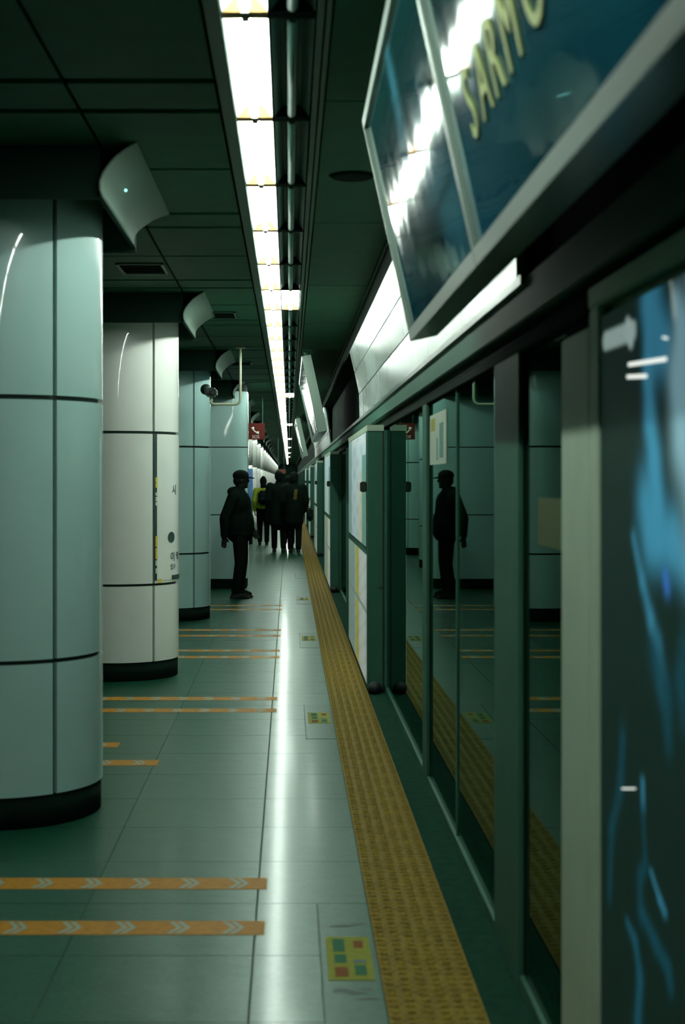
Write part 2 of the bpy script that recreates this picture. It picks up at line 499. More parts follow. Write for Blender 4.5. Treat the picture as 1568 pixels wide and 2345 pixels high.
# wide rounded pillar (fourth)
def rounded_rect(x0, x1, y0, y1, r, n=8):
    pts = []
    for (cx, cy, a0) in ((x1 - r, y0 + r, -90), (x1 - r, y1 - r, 0), (x0 + r, y1 - r, 90), (x0 + r, y0 + r, 180)):
        for i in range(n + 1):
            a = R(a0 + 90 * i / n); pts.append((cx + r * math.cos(a), cy + r * math.sin(a)))
    return pts
def prism(name, pts, z0, z1, m, parent, smooth=False):
    n = len(pts); v = [(x, y, z0) for x, y in pts] + [(x, y, z1) for x, y in pts]
    f = [(i, (i + 1) % n, n + (i + 1) % n, n + i) for i in range(n)] + [tuple(reversed(range(n))), tuple(range(n, 2 * n))]
    o = mesh_obj(name, v, f, m, parent)
    for p in o.data.polygons: p.use_smooth = smooth and len(p.vertices) == 4
    if smooth:
        try: o.data.set_sharp_from_angle(angle=R(35))
        except Exception: pass
    return o
p4 = empty('wide_pillar', (CXC, 22.5, 0), 'wide white pillar with rounded corners behind the man in the cap', 'pillar')
prism('core', rounded_rect(-.78, .78, -.48, .48, .2), .1, CEIL, M['core'], p4)
prism('skirting', rounded_rect(-.785, .785, -.49, .49, .2), 0, .15, M['skirt'], p4)
for z0, z1 in ((.15, 1.09), (1.105, 2.095), (2.11, 2.93)):
    prism('panel', rounded_rect(-.80, .80, -.5, .5, .22), z0, z1, M['enamel'], p4, True)

# vinyl notice on the second column
C2Y = 7.30 + 5.05
def on_column(u, z, r):          # u = angle in radians from the camera side
    return (r * math.sin(u), -r * math.cos(u), z)
notice = empty('column_notice', (CXC, C2Y, .79), 'white curved vinyl notice with yellow and black edge on the second column', 'notice')
def arc_obj(name, a0, a1, z0, z1, m, r, n=14, th=.002):
    v, f = arc_panel(a0, a1, z0 - .79, z1 - .79, r, th, n)
    return mesh_obj(name, v, f, m, notice)
arc_obj('sheet', R(44.6), R(118), .80, 1.975, M['enamel_lit'], CR + .0035, 20)
arc_obj('black_edge', R(41.0), R(44.6), .80, 1.985, M['ink'], CR + .0035, 3)
def zpx(y, Y=11.95): return EYE - (y - CY) * Y / F_PX
for (ya, yb, m) in [(1093, 1105, 'yellow'), (1106, 1117, 'yellow'), (1128, 1135, 'white'), (1138, 1148, 'white'), (1150, 1158, 'white'),
                    (1228, 1253, 'yellow'), (1256, 1281, 'yellow'), (1284, 1296, 'white'), (1302, 1314, 'white')]:
    arc_obj('edge_block', R(42.6), R(44.8), zpx(yb), zpx(ya), M[m], CR + .006, 2)
arc_obj('edge_block', R(46), R(50), zpx(1336), zpx(1327), M['yellow'], CR + .006, 2)
arc_obj('footer_band', R(66), R(118), .797, .835, M['ink'], CR + .006, 12)
def wrap_text(name, txt, size, a, z, m):
    me = text_mesh(txt, size, .0008)
    for v in me.vertices:
        u = a + v.co.x / CR; rr = CR + .0065 + v.co.z
        v.co = Vector(on_column(u, z - .79 + v.co.y, rr))
    me.materials.clear(); me.materials.append(m)
    return link(bpy.data.objects.new(name, me), notice)
try:
    wrap_text('lettering', '\uc2dc', .09, R(66), 1.50, M['ink'])
    wrap_text('lettering', '\uc774 \uc5ed', .085, R(63), .955, M['ink'])
    wrap_text('lettering', '\uc785\uad6c', .05, R(63), .885, M['ink'])
except Exception as e:
    print('text', e)
v = [on_column(R(65) + .055 * math.cos(t) / CR, 1.145 - .79 + .045 * math.sin(t), CR + .0062) for t in [2 * PI * i / 20 for i in range(20)]]
mesh_obj('round_symbol', v, [tuple(range(20))], M['ink'], notice)
# blue vinyl on a far column
v, f = arc_panel(R(48), R(84), 1.0, 1.9, CR + .004, .002, 10)
bp = mesh_obj('blue_notice', v, f, M['bluevinyl'], None, loc=(CXC, 7.30 + 5.05 * 6, 0))
tag(bp, 'small blue vinyl notice on a distant column behind the cap man', 'notice')

# ------------------------------------------------------------------ left wall and end wall
wl = empty('wall_left', (-4.6, 0, 0), kind='structure', label='plain dark wall beyond the columns')
box('wall_face', -.15, 0, -8, END, 0, CEIL, M['ceil'], wl)
we = empty('wall_end', (0, END, 0), kind='structure', label='dark end of the platform')
box('wall_face', -4.6, 5, 0, .2, -1.4, CEIL + .3, M['black'], we)
wbk = empty('wall_back', (0, -8.2, 0), kind='structure', label='dark wall behind the camera')
box('wall_face', -4.6, 5, 0, .2, -1.4, CEIL + .3, M['capital'], wbk)

# ------------------------------------------------------------------ right side: platform screen doors
wr = empty('wall_right', (WALLX, 0, 0), kind='structure', label='glazed platform screen door wall with steel posts')
def wbox(name, x0, x1, y0, y1, z0, z1, m, bevel=0):
    return box(name, x0 - WALLX, x1 - WALLX, y0, y1, z0, z1, m, wr, bevel)
HB = EYE + .41          # header underside
# header beam and rails
wbox('header_beam', .716, .98, .3, END, EYE + .49, EYE + .62, M['steel_d'], .006)
wbox('beam_ridge', .700, .716, 4.5, END, EYE + .595, EYE + .625, M['alu'])
wbox('header_recess', .745, .98, .3, END, EYE + .455, EYE + .49, M['black'])
wbox('header_rail', .72, .80, .3, 3.58, HB, EYE + .462, M['steel'], .004)
wbox('header_rail', .72, .80, 3.60, END, HB - .01, EYE + .44, M['black'], .004)
wbox('sill', .725, .79, .3, END, .002, .05, M['steel_d'])
# posts and panes
def post(y0, y1, z1=HB, m='steel'):
    wbox('post', .722, .7385, y0, y1, .002, z1, M[m], .004)
def pane(y0, y1, z0=.05, z1=HB - .01):
    wbox('glass_pane', .740, .752, y0, y1, z0, z1, M['glass'])
post(3.47, 3.575); post(3.58, 3.94, EYE + .37)
wbox('post_cap', .735, .80, 3.58, 3.94, EYE + .37, HB, M['black'])
pane(3.94, 4.68); post(4.68, 5.23, HB, 'steel_d'); pane(2.0, 3.47); pane(.3, 1.9); post(1.9, 2.0)
wbox('door_leaf_back', .80, .82, 3.94, 4.68, .05, HB, M['black'])
def door_module(y):              # y = near edge of the opening
    for (a, b) in ((y, y + 1.285), (y + 1.300, y + 2.59)):
        pane(a, b)
    wbox('leaf_stile', .733, .76, y + 1.283, y + 1.302, .05, HB - .01, M['steel_d'])
door_module(5.23)
post(7.82, 8.05, HB, 'steel_d'); pane(8.05, 9.0); pane(9.0, 11.2)
base = 14.9
k = 0
while base < END - 12:
    post(base, base + .43, HB, 'steel_d'); door_module(base + .43); post(base + 3.02, base + 4.0, HB, 'steel_d'); pane(base + 4.0, base + 6.4)
    base += 10.1; k += 1
pane(base, END)
for q in range(5): wbox('jamb', .7195, .7395, 11.2 + 10.1 * q, 11.25 + 10.1 * q, .05, HB - .03, M['cabinet'])
# bulkhead behind the signs
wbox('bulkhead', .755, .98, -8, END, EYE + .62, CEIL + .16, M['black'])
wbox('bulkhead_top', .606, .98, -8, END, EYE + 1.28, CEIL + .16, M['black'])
# tunnel beyond
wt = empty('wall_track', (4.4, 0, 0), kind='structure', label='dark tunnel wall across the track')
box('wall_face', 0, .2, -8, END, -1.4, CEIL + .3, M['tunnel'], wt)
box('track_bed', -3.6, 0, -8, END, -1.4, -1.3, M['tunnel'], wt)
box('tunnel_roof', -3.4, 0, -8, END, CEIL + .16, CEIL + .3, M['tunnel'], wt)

# ---- equipment cabinets standing proud of the screen wall, with posters on the platform side
def paint(obj, fn):
    me = obj.data
    ca = me.color_attributes.new('print', 'FLOAT_COLOR', 'POINT')
    buf = []
    for v in me.vertices: buf += [*fn(v.co), 1.0]
    ca.data.foreach_set('color', buf)
def grid(name, ny, nz, w, h, m, parent, loc=(0, 0, 0), axis='YZ', u=None, n=None):
    """flat printed sheet: local a in 0..w, b in 0..h"""
    v = []; f = []
    for j in range(nz + 1):
        for i in range(ny + 1):
            v.append((0, w * i / ny, h * j / nz))
    for j in range(nz):
        for i in range(ny):
            a = j * (ny + 1) + i
            f.append((a, a + ny + 1, a + ny + 2, a + 1))
    o = mesh_obj(name, v, f, m, parent, loc=loc); return o
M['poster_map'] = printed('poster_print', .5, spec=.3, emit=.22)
def sm(a, b, x):
    t = max(0, min(1, (x - a) / (b - a))); return t * t * (3 - 2 * t)
def lerp(a, b, t): return tuple(p + (q - p) * t for p, q in zip(a, b))
def cabinet(Yc, label, first):
    t = empty('door_cabinet', (.595, Yc, 0), label, 'cabinet', 'equipment cabinets along the screen doors')
    Lc = 3.6
    MB().box(0, .122, 0, Lc, .02, 1.985).obj('body', M['cabinet'], t, bevel=.006)
    MB().box(-.004, .122, -.004, Lc, 1.985, 2.03).obj('top_strip', M['steel'], t)
    MB().box(.006, .118, .01, Lc - .01, 0, .02).obj('plinth', M['rubber'], t)
    MB().box(.112, .124, -.008, 0, .02, 1.985).obj('corner_seal', M['rubber'], t)
    MB().box(.07, .112, -.01, 0, .80, 1.02).obj('latch_plate', M['steel_d'], t)
    bm = bmesh.new(); bmesh.ops.create_icosphere(bm, subdivisions=2, radius=.055, matrix=Matrix.Translation((.050, -.06, .045)) @ Matrix.Diagonal((1, 1.2, .9, 1)))
    from_bm('rubber_foot', bm, M['rubber'], t, smooth=True)
    MB().box(-.05, 0, .12, .22, 1.52, 1.60).obj('sensor', M['rubber'], t, bevel=.008)
    # upper poster
    def fn_up(co):
        y, z = co.y / 2.9, co.z / .95
        c = (.70, .80, .82)
        if z < .86: c = lerp((.62, .76, .80), (.72, .66, .42), sm(.5, .25, y) * sm(.7, .45, z))
        if .0 < y < .22 and z < .75: c = (.16, .38, .32)
        if y > .90: c = (.30, .48, .46)
        k = math.sin(co.z * 31) * math.sin(co.y * 5 + 1)
        return lerp(c, (.25, .40, .38), .3 * max(0, k))
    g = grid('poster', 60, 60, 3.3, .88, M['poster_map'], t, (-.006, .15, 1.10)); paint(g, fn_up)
    def fn_lo(co):
        y, z = co.y / 3.3, co.z / 1.0
        c = (.66, .76, .70)
        if .38 < y < .55: c = (.62, .55, .12)
        if .10 < y < .3: c = (.78, .84, .84)
        if y > .6: c = (.34, .50, .46)
        if abs(z - .55) < .02: c = (.3, .42, .38)
        k = math.sin(co.z * 43 + co.y * 7)
        return lerp(c, (.45, .40, .25), .25 * max(0, k))
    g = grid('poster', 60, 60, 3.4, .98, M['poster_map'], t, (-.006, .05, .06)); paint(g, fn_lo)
    return t
names = ['first tall grey door cabinet with white poster, standing beyond the glass doors',
         'second tall grey door cabinet, one behind the poster cabinet', 'third tall grey door cabinet, far down the screen doors',
         'fourth tall grey door cabinet, far down the screen doors', 'fifth tall grey door cabinet, far down the screen doors']
cab = cabinet(11.25, names[0], True)
for k in range(1, 5):
    c = copy_tree(cab); c.location.y = 11.25 + 10.1 * k; c['label'] = names[k]

# ---- white sign fascia above the doors
def fascia(y0, y1, label):
    t = empty('sign_fascia', (.70, y0, EYE + .62), label, 'sign panel')
    y = y0; proto = {}
    Lp = 1.46
    for A, B in ((Vector((0, 0, 0)), Vector((-.004, 0, .235))), (Vector((-.006, 0, .243)), Vector((-.05, 0, .45))), (Vector((-.052, 0, .458)), Vector((-.10, 0, .66)))):
        y = 0.0; pr = None
        while y < y1 - y0 - .1:
            if pr is None:
                l = Lp - .012
                pr = MB().hexa([(A.x, 0, A.z), (A.x + .03, 0, A.z), (A.x + .03, l, A.z), (A.x, l, A.z),
                                (B.x, 0, B.z), (B.x + .03, 0, B.z), (B.x + .03, l, B.z), (B.x, l, B.z)]).obj('panel', M['fascia'], t)
            else: inst(pr, (0, y, 0), t)
            y += Lp
    MB().hexa([(.03, 0, 0), (.05, 0, 0), (.05, y, 0), (.03, y, 0), (-.06, 0, .66), (-.03, 0, .66), (-.03, y, .66), (-.06, y, .66)]).obj('backing', M['black'], t)
    return t
fascia(4.58, 14.6, 'tilted white sign fascia above the screen doors, behind the near advertising display')
fascia(26, 40, 'distant tilted white sign fascia far along the screen doors')

# ---- advertising displays hanging at a tilt
U = Vector((-.2144, 0, .9767)); Nn = Vector((-.9767, 0, -.2144))
M['ad_print'] = printed('display_print', .05, spec=.6, bump=.22, bscale=1.9, coat=0, bstretch=(1, 1, .5))
def seg_d(px, py, a, b):
    ax, ay = a; bx, by = b; dx, dy = bx - ax, by - ay
    t = max(0, min(1, ((px - ax) * dx + (py - ay) * dy) / (dx * dx + dy * dy + 1e-9)))
    return math.hypot(px - ax - t * dx, py - ay - t * dy), t
def display(y0, y1, label, dx=0.0, letters=None, seed=0):
    H = .84
    t = empty('advertising_display', (.472 + dx, y0, EYE + .543), label, 'display')
    L = y1 - y0
    def P(y, h, o=0.0): q = U * h - Nn * (-o); return (q.x, y, q.z)
    def slab(name, ya, yb, h0, h1, o0, o1, m):
        return MB().hexa([P(ya, h0, o0), P(ya, h0, o1), P(yb, h0, o1), P(yb, h0, o0), P(ya, h1, o0), P(ya, h1, o1), P(yb, h1, o1), P(yb, h1, o0)]).obj(name, m, t)
    slab('casing', .004, L - .004, .0, H, -.09, -.01, M['black'])
    slab('bottom_rail', 0, L, -.012, .030, -.09, .014, M['alu'])
    slab('top_rail', 0, L, H - .022, H + .008, -.09, .014, M['alu'])
    slab('side_rail', 0, .012, .030, H - .022, -.09, .014, M['alu'])
    slab('side_rail', L - .012, L, .030, H - .022, -.09, .014, M['alu'])
    for yy in (.25, L - .3):
        slab('ceiling_bracket', yy, yy + .05, H + .006, H + .11, -.06, -.03, M['steel_d'])
    ny, nz = 90, 50
    v = []; f = []
    for j in range(nz + 1):
        for i in range(ny + 1):
            v.append(P(.02 + (L - .04) * i / ny, .03 + (H - .052) * j / nz, 0.0))
    for j in range(nz):
        for i in range(ny):
            a = j * (ny + 1) + i; f.append((a, a + ny + 1, a + ny + 2, a + 1))
    s = mesh_obj('screen', v, f, M['ad_print'], t, smooth=True)
    def fn(co):
        h = co.dot(U) / H; y = co.y / L
        base = lerp((.010, .07, .075), (.008, .10, .16), sm(.7, .1, h))
        c = base
        for (a, b, w, colr, amt) in STROKES[seed]:
            d, tt = seg_d(y, h * .6, (a[0], a[1] * .6), (b[0], b[1] * .6))
            c = lerp(c, colr, amt * math.exp(-(d / w) ** 2))
        n = .5 + .5 * math.sin(11 * y + 5 * h + 2 * math.sin(9 * h + 3 * y))
        return tuple(.72 * q for q in lerp(c, (.006, .045, .05), .35 * n))
    paint(s, fn)
    if letters:
        txt, yfar, size = letters
        for (ch, yy) in zip(txt, yfar):
            me = text_mesh(ch, size, .0015)
            for vv in me.vertices:
                q = Vector(P(yy - y0 - vv.co.x, .230 + vv.co.y, .004 + vv.co.z)); vv.co = q
            me.materials.clear(); me.materials.append(M['letter'])
            link(bpy.data.objects.new('letter', me), s)
    return t
BL = (.09, .38, .52)
STROKES = [
    [((.46, .99), (.47, .84), .035, BL, .9), ((.47, .84), (.52, .50), .05, BL, .8), ((.25, .40), (.03, .05), .13, BL, .95), ((.75, .06), (.95, .2), .10, (.02, .18, .26), .7),
     ((.32, .2), (.6, .25), .06, (.004, .03, .03), .8), ((.16, .46), (.42, .40), .010, (.01, .06, .08), .8), ((.10, .30), (.40, .27), .010, (.01, .06, .08), .8)],  # thin dark lines: reflected ceiling and column joints painted in
    [((1.0, .10), (.70, .2), .13, (.05, .27, .40), .85), ((.2, .15), (.6, .2), .08, (.02, .18, .24), .6)],
    [((.2, .5), (.8, .6), .2, (.02, .14, .18), .6)],
]
display(3.67, 5.65, 'near tilted glossy blue advertising display panel at the far end of the pair', seed=0)
display(1.55, 3.66, 'near tilted glossy display panel with yellow-green letters, closest to the camera', seed=1,
        letters=('SARMO', (3.36, 3.18, 3.00, 2.82, 2.58), .22))
display(16.4, 21.0, 'second hanging advertising display, further along the platform', dx=-.14, seed=2)
display(33.0, 37.5, 'third hanging advertising display, far along the platform', dx=-.14, seed=2)

# ---- poster on the near glass
ad = empty('glass_poster', (.726, .4, .06), 'tall dark backlit poster with flowing blue and white shapes at the right edge', 'poster')
M['poster_blue'] = printed('film_print', .6, spec=.08, emit=.40)
def XY(px, py):                 # photo pixel on the poster plane -> (y, z)
    Y = .726 * F_PX / (px - CX); return (Y, EYE - (py - CY) * Y / F_PX)
ST = []
def stroke(pts, w0, w1, colr, amt=1.0, soft=1.0):
    q = [XY(*p) for p in pts]
    for i in range(len(q) - 1):
        a, b = q[i], q[i + 1]; u0 = i / (len(q) - 1); u1 = (i + 1) / (len(q) - 1)
        ST.append((a, b, w0 + (w1 - w0) * u0, w0 + (w1 - w0) * u1, colr, amt, soft))
B1 = (.06, .32, .50); B2 = (.30, .56, .66); B3 = (.006, .06, .085)
stroke([(1500, 640), (1482, 690), (1500, 740), (1520, 790), (1500, 810)], .05, .06, B1, .75)
stroke([(1485, 700), (1483, 850), (1487, 960), (1498, 1060), (1503, 1150), (1508, 1230)], .035, .05, B1, 1.0)
stroke([(1478, 1150), (1490, 1220), (1540, 1240), (1568, 1290)], .07, .05, B1, .9)
stroke([(1548, 690), (1560, 760), (1552, 860), (1560, 1000)], .03, .07, B2, 1.0)
stroke([(1600, 700), (1590, 850), (1590, 1000), (1600, 1200)], .09, .09, B2, 1.0)
stroke([(1535, 640), (1545, 720)], .006, .01, (.6, .75, .7), 1.0)
stroke([(1450, 1230), (1470, 1330), (1490, 1420), (1505, 1480), (1515, 1560)], .018, .03, B1, .6)
stroke([(1500, 1500), (1525, 1600), (1530, 1700)], .05, .03, B3, .9)
stroke([(1523, 1320), (1527, 1345)], .02, .02, (.05, .2, .65), .9)
stroke([(1568, 1480), (1560, 1560), (1568, 1640)], .04, .04, B3, .8)
stroke([(1425, 1690), (1420, 1800), (1400, 1900), (1395, 2050)], .03, .02, B3, .9)
stroke([(1471, 1790), (1472, 1850)], .012, .012, B1, .9)
stroke([(1470, 1850), (1478, 1980), (1465, 2010), (1466, 2090)], .012, .025, B3, 1.0)
stroke([(1490, 1995), (1510, 2060), (1522, 2090)], .008, .012, B1, .7)
stroke([(1435, 2110), (1455, 2160), (1465, 2240), (1460, 2345)], .012, .03, (.012, .10, .15), 1.0)
stroke([(1470, 2090), (1500, 2160), (1530, 2220), (1535, 2260)], .02, .02, (.008, .07, .10), 1.0)
# crisp white pieces: a reflection on the glass painted into the print
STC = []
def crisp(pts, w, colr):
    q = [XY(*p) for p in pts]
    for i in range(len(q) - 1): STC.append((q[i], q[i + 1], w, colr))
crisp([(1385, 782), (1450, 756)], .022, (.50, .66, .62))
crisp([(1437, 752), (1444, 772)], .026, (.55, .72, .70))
NY, NZ = 110, 420
g = grid('print', NY, NZ, 3.06 - .0, 1.93, M['poster_blue'], ad)
def fn_ad(co):
    y, z = co.y + .4, co.z + .06
    c = (.006, .022, .016)
    for (a, b, w0, w1, colr, amt, soft) in ST:
        d, t = seg_d(y, z, a, b); w = w0 + (w1 - w0) * t
        if d < 3 * w: c = lerp(c, colr, amt * math.exp(-(d / w) ** 2))
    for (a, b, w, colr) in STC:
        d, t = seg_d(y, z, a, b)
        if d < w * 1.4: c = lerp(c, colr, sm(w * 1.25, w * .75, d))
    return c
# only the stretch that can be seen needs paint; keep the sheet from y=1.9 to 3.46
me = g.data
for v in me.vertices:
    v.co.y = 1.55 + (v.co.y / 3.06) * 1.51
paint(g, fn_ad)
M['reflection_glow'] = emis('painted_reflection', (.95, 1, .92), 1.0)  # tube reflections on the glass, added as glowing strips
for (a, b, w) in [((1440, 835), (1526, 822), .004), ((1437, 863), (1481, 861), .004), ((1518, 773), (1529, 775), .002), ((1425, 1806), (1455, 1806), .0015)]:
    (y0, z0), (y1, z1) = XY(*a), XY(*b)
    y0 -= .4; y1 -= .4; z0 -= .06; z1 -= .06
    MB().hexa([(-.002, y0, z0 - w), (0, y0, z0 - w), (0, y1, z1 - w), (-.002, y1, z1 - w), (-.002, y0, z0 + w), (0, y0, z0 + w), (0, y1, z1 + w), (-.002, y1, z1 + w)]).obj('reflection_line', M['reflection_glow'], ad)
MB().box(.004, .010, 1.55, 3.05, 0, 1.93).obj('backing', M['black'], ad)
gn = empty('glass_notice', (.736, 6.97, 1.69), 'pale paper notice with yellow patch and teal figure on the sliding glass door', 'notice')
MB().box(0, .003, 0, .80, 0, .255).obj('sheet', mat('notice_paper', (.50, .58, .46), .6, var=.1), gn)
MB().box(-.001, 0, .52, .74, .17, .235).obj('yellow_patch', mat('notice_yellow', (.36, .34, .06), .6), gn)
MB().box(-.001, 0, .12, .30, .03, .20).obj('teal_block', mat('notice_teal', (.12, .26, .22), .6), gn)
MB().box(-.001, 0, .38, .45, .02, .13).obj('teal_block', mat('notice_teal2', (.18, .32, .26), .6), gn)
# faint door sticker in the dark bay
st = box('door_sticker', .7365, .7395, 4.02, 4.40, 1.42, 1.56, M['steel_d'])
st.data.materials[0] = mat('sticker_dim', (.05, .075, .015), .5)
tag(st, 'faint dark yellow-green door sticker on the glass between two posts', 'sticker')

# ------------------------------------------------------------------ floor tapes with chevrons
def tape(yc, x0, x1, label, n0=0.0, wid=.085):
    t = empty('floor_tape', (0, yc, 0), label, 'floor tape', 'orange queue tapes on the floor')
    tp = MB().box(x0, x1, -wid, wid, 0, .0012).obj('tape', M['tape'], t)
    x = x1 - .11 - n0; pr = None
    while x > x0 + .05:
        if pr is None:
            b = MB()
            for s in (0, .030):
                for sg in (-1, 1):
                    b.poly([(-.045 + s, sg * wid * .85, .0016), (-.026 + s, sg * wid * .85, .0016), (.008 + s, 0, .0016), (-.011 + s, 0, .0016)][::sg])
            pr = b.obj('chevron', M['tape_w'], tp, loc=(x, 0, 0))
        else: inst(pr, (x, 0, 0), tp)
        x -= .195
tapes = [(6.29 - .32, 0), ]
prs = []
def Yof(y): return EYE * F_PX / (y - CY)
for i, (py, x0, x1, lab) in enumerate([
    (2125, -1.9, -.088, 'wide orange floor tape with pale double chevrons, nearest the camera'),
    (2023.5, -1.9, -.088, 'wide orange chevron floor tape, second from the camera'),
    (1747, -1.9, -.745, 'short orange tape ending beside the first column, nearer one'),
    (1706, -1.9, -1.035, 'short orange tape ending beside the first column, further one'),
    (1627, -1.9, -.088, 'thin-looking orange chevron tape behind the first column, nearer one'),
    (1600, -1.9, -.088, 'orange chevron tape behind the first column, further one'),
    (1505, -1.9, -.088, 'orange tape level with the second column, nearer of its pair'),
    (1490, -1.9, -.088, 'orange tape level with the second column, further of its pair'),
    (1456, -1.9, -.088, 'faint orange tape between second and third columns, nearer one'),
    (1443, -1.9, -.088, 'faint orange tape between second and third columns, further one'),
    (1396, -1.9, -.088, 'faint distant orange tape near the man in the cap, nearer one'),
    (1387, -1.9, -.088, 'faint distant orange tape near the man in the cap, further one')]):
    tape(Yof(py), x0, x1, lab, 0 if i else .0, .082)

# yellow pictogram stickers on the floor
def floor_sticker(yc, label):
    t = empty('floor_sticker', (.202, yc, .002), label, 'sticker', 'yellow stickers beside the tactile strip')
    sh = MB().box(-.075, .075, -.225, .225, 0, .0015).obj('sheet', M['sticker'], t)
    def rp(name, x0, x1, y0, y1, m): MB().box(x0, x1, y0, y1, .0015, .0022).obj(name, m, sh)
    rp('pictogram', -.052, -.012, .06, .20, M['sticker_g']); rp('pictogram', -.050, -.010, -.055, .03, M['sticker_g'])
    rp('red_pictogram', -.052, -.008, -.195, -.10, M['sticker_r']); rp('red_pictogram', .020, .052, .10, .18, M['sticker_r'])
    rp('caption', .012, .055, -.06, -.025, M['ink']); rp('pictogram', .014, .052, -.18, -.08, M['sticker_g'])
    return t
names2 = ['nearest yellow floor sticker with dark pictograms, beside the tactile strip', 'second yellow floor sticker beside the tactile strip', 'third yellow floor sticker beside the tactile strip, further on', 'fourth small distant yellow floor sticker beside the strip']
fs = floor_sticker(5.00, names2[0])
for k in range(1, 4):
    c = copy_tree(fs); c.location.y = 5.00 + 5.05 * k; c['label'] = names2[k]
# scuffed black marks at the near sticker
sc_m = MB()
random.seed(3)
for (px, py, w, h) in [(790, 2268, 26, 4), (815, 2276, 30, 4), (838, 2266, 18, 4), (850, 2288, 20, 5), (828, 2290, 16, 3), (772, 2272, 14, 3), (780, 2122, 34, 4), (820, 2118, 22, 3)]:
    Yc = Yof(py); X = (px - CX) / F_PX * Yc; hw = w / F_PX * Yc; hh = abs(Yof(py - h) - Yc)
    n = 10
    sc_m.poly([(X + hw * math.cos(2 * PI * i / n) * random.uniform(.7, 1), Yc + hh * math.sin(2 * PI * i / n) * random.uniform(.6, 1), .0026) for i in range(n)])
o = sc_m.obj('floor_scuffs', M['scuff'], floor); o['kind'] = 'stuff'

# ------------------------------------------------------------------ CCTV camera on its bent pipe
cc = empty('security_camera', (-.533, 16.2, CEIL), 'security camera on a bent cream pipe hanging from the ceiling', 'camera')
pts = [(0, 0, 0), (0, 0, -.52)]
zb = EYE + .83 - CEIL
for i in range(0, 7):
    a = PI / 2 * i / 6; pts.append((-.06 + .06 * math.cos(a), 0, zb + .06 - .06 * math.sin(a)))
pts += [(-.28, 0, zb)]
for i in range(1, 5):
    a = PI / 2 * i / 6; pts.append((-.28 - .05 * math.sin(a), 0, zb + .05 - .05 * math.cos(a)))
from_bm('pipe', tube_mesh(pts, .015, 12), M['pipe'], cc, smooth=True)
bm = bmesh.new(); bmesh.ops.create_cone(bm, cap_ends=True, segments=24, radius1=.055, radius2=.055, depth=.012, matrix=Matrix.Translation((0, 0, -.006)))
from_bm('ceiling_plate', bm, M['pipe'], cc)
hz = EYE + .96 - CEIL
b = MB(); b.box(-.385, -.255, -.16, .18, hz - .045, hz + .045)
b.obj('housing', M['camblk'], cc, bevel=.02)
bm = bmesh.new(); bmesh.ops.create_cone(bm, cap_ends=True, segments=24, radius1=.040, radius2=.034, depth=.07, matrix=Matrix.Translation((-.285, -.19, hz - .005)) @ Matrix.Rotation(R(90), 4, 'X'))
from_bm('lens', bm, M['rubber'], cc, smooth=False)
bm = bmesh.new(); bmesh.ops.create_uvsphere(bm, u_segments=20, v_segments=12, radius=.06, matrix=Matrix.Translation((-.375, -.02, hz + .03)))
from_bm('swivel', bm, M['camblk'], cc, smooth=True)
MB().box(-.335, -.30, -.02, .02, zb + .03, hz - .03).obj('bracket', M['pipe'], cc)

# ------------------------------------------------------------------ red telephone sign
sg = empty('telephone_sign', (-.575, 26.0, EYE + .715), 'small red hanging sign with a white telephone handset', 'sign')
MB().box(-.145, .145, -.02, .02, 0, .285).obj('board', M['red'], sg, bevel=.004)
for xx in (-.11, .11): MB().box(xx - .005, xx + .005, -.005, .005, .28, CEIL - EYE - .715).obj('hanger', M['steel_d'], sg)
hs = []
for i in range(13):
    a = R(185 + 85 * i / 12); hs.append((.045 + .11 * math.cos(a), -.022, .225 + .11 * math.sin(a)))
rr = [.022, .026, .024, .016] + [.011] * 5 + [.016, .024, .026, .022]
bm = tube_mesh(hs, rr, 10)
for v in bm.verts: v.co.y = -.022 + (v.co.y + .022) * .2
from_bm('handset', bm, M['white'], sg, smooth=True)
me = text_mesh('SOS', .075, .001)
for v in me.vertices: v.co = Vector((v.co.x - .075, -.022 - v.co.z, .022 + v.co.y))
me.materials.clear(); me.materials.append(M['white']); link(bpy.data.objects.new('lettering', me), sg)
# small far red-brown sign and yellow lines near the vanishing point
o = empty('hanging_sign', (-.27, 50, EYE + .23))
MB().box(-.15, .15, -.025, .025, 0, .14).obj('board', mat('sign_brown', (.18, .05, .02), .5), o)
for xx in (-.1, .1): MB().box(xx - .008, xx + .008, -.008, .008, .14, CEIL - EYE - .23).obj('hanger', M['steel_d'], o)
tag(o, 'tiny dark red hanging sign deep down the platform', 'sign')

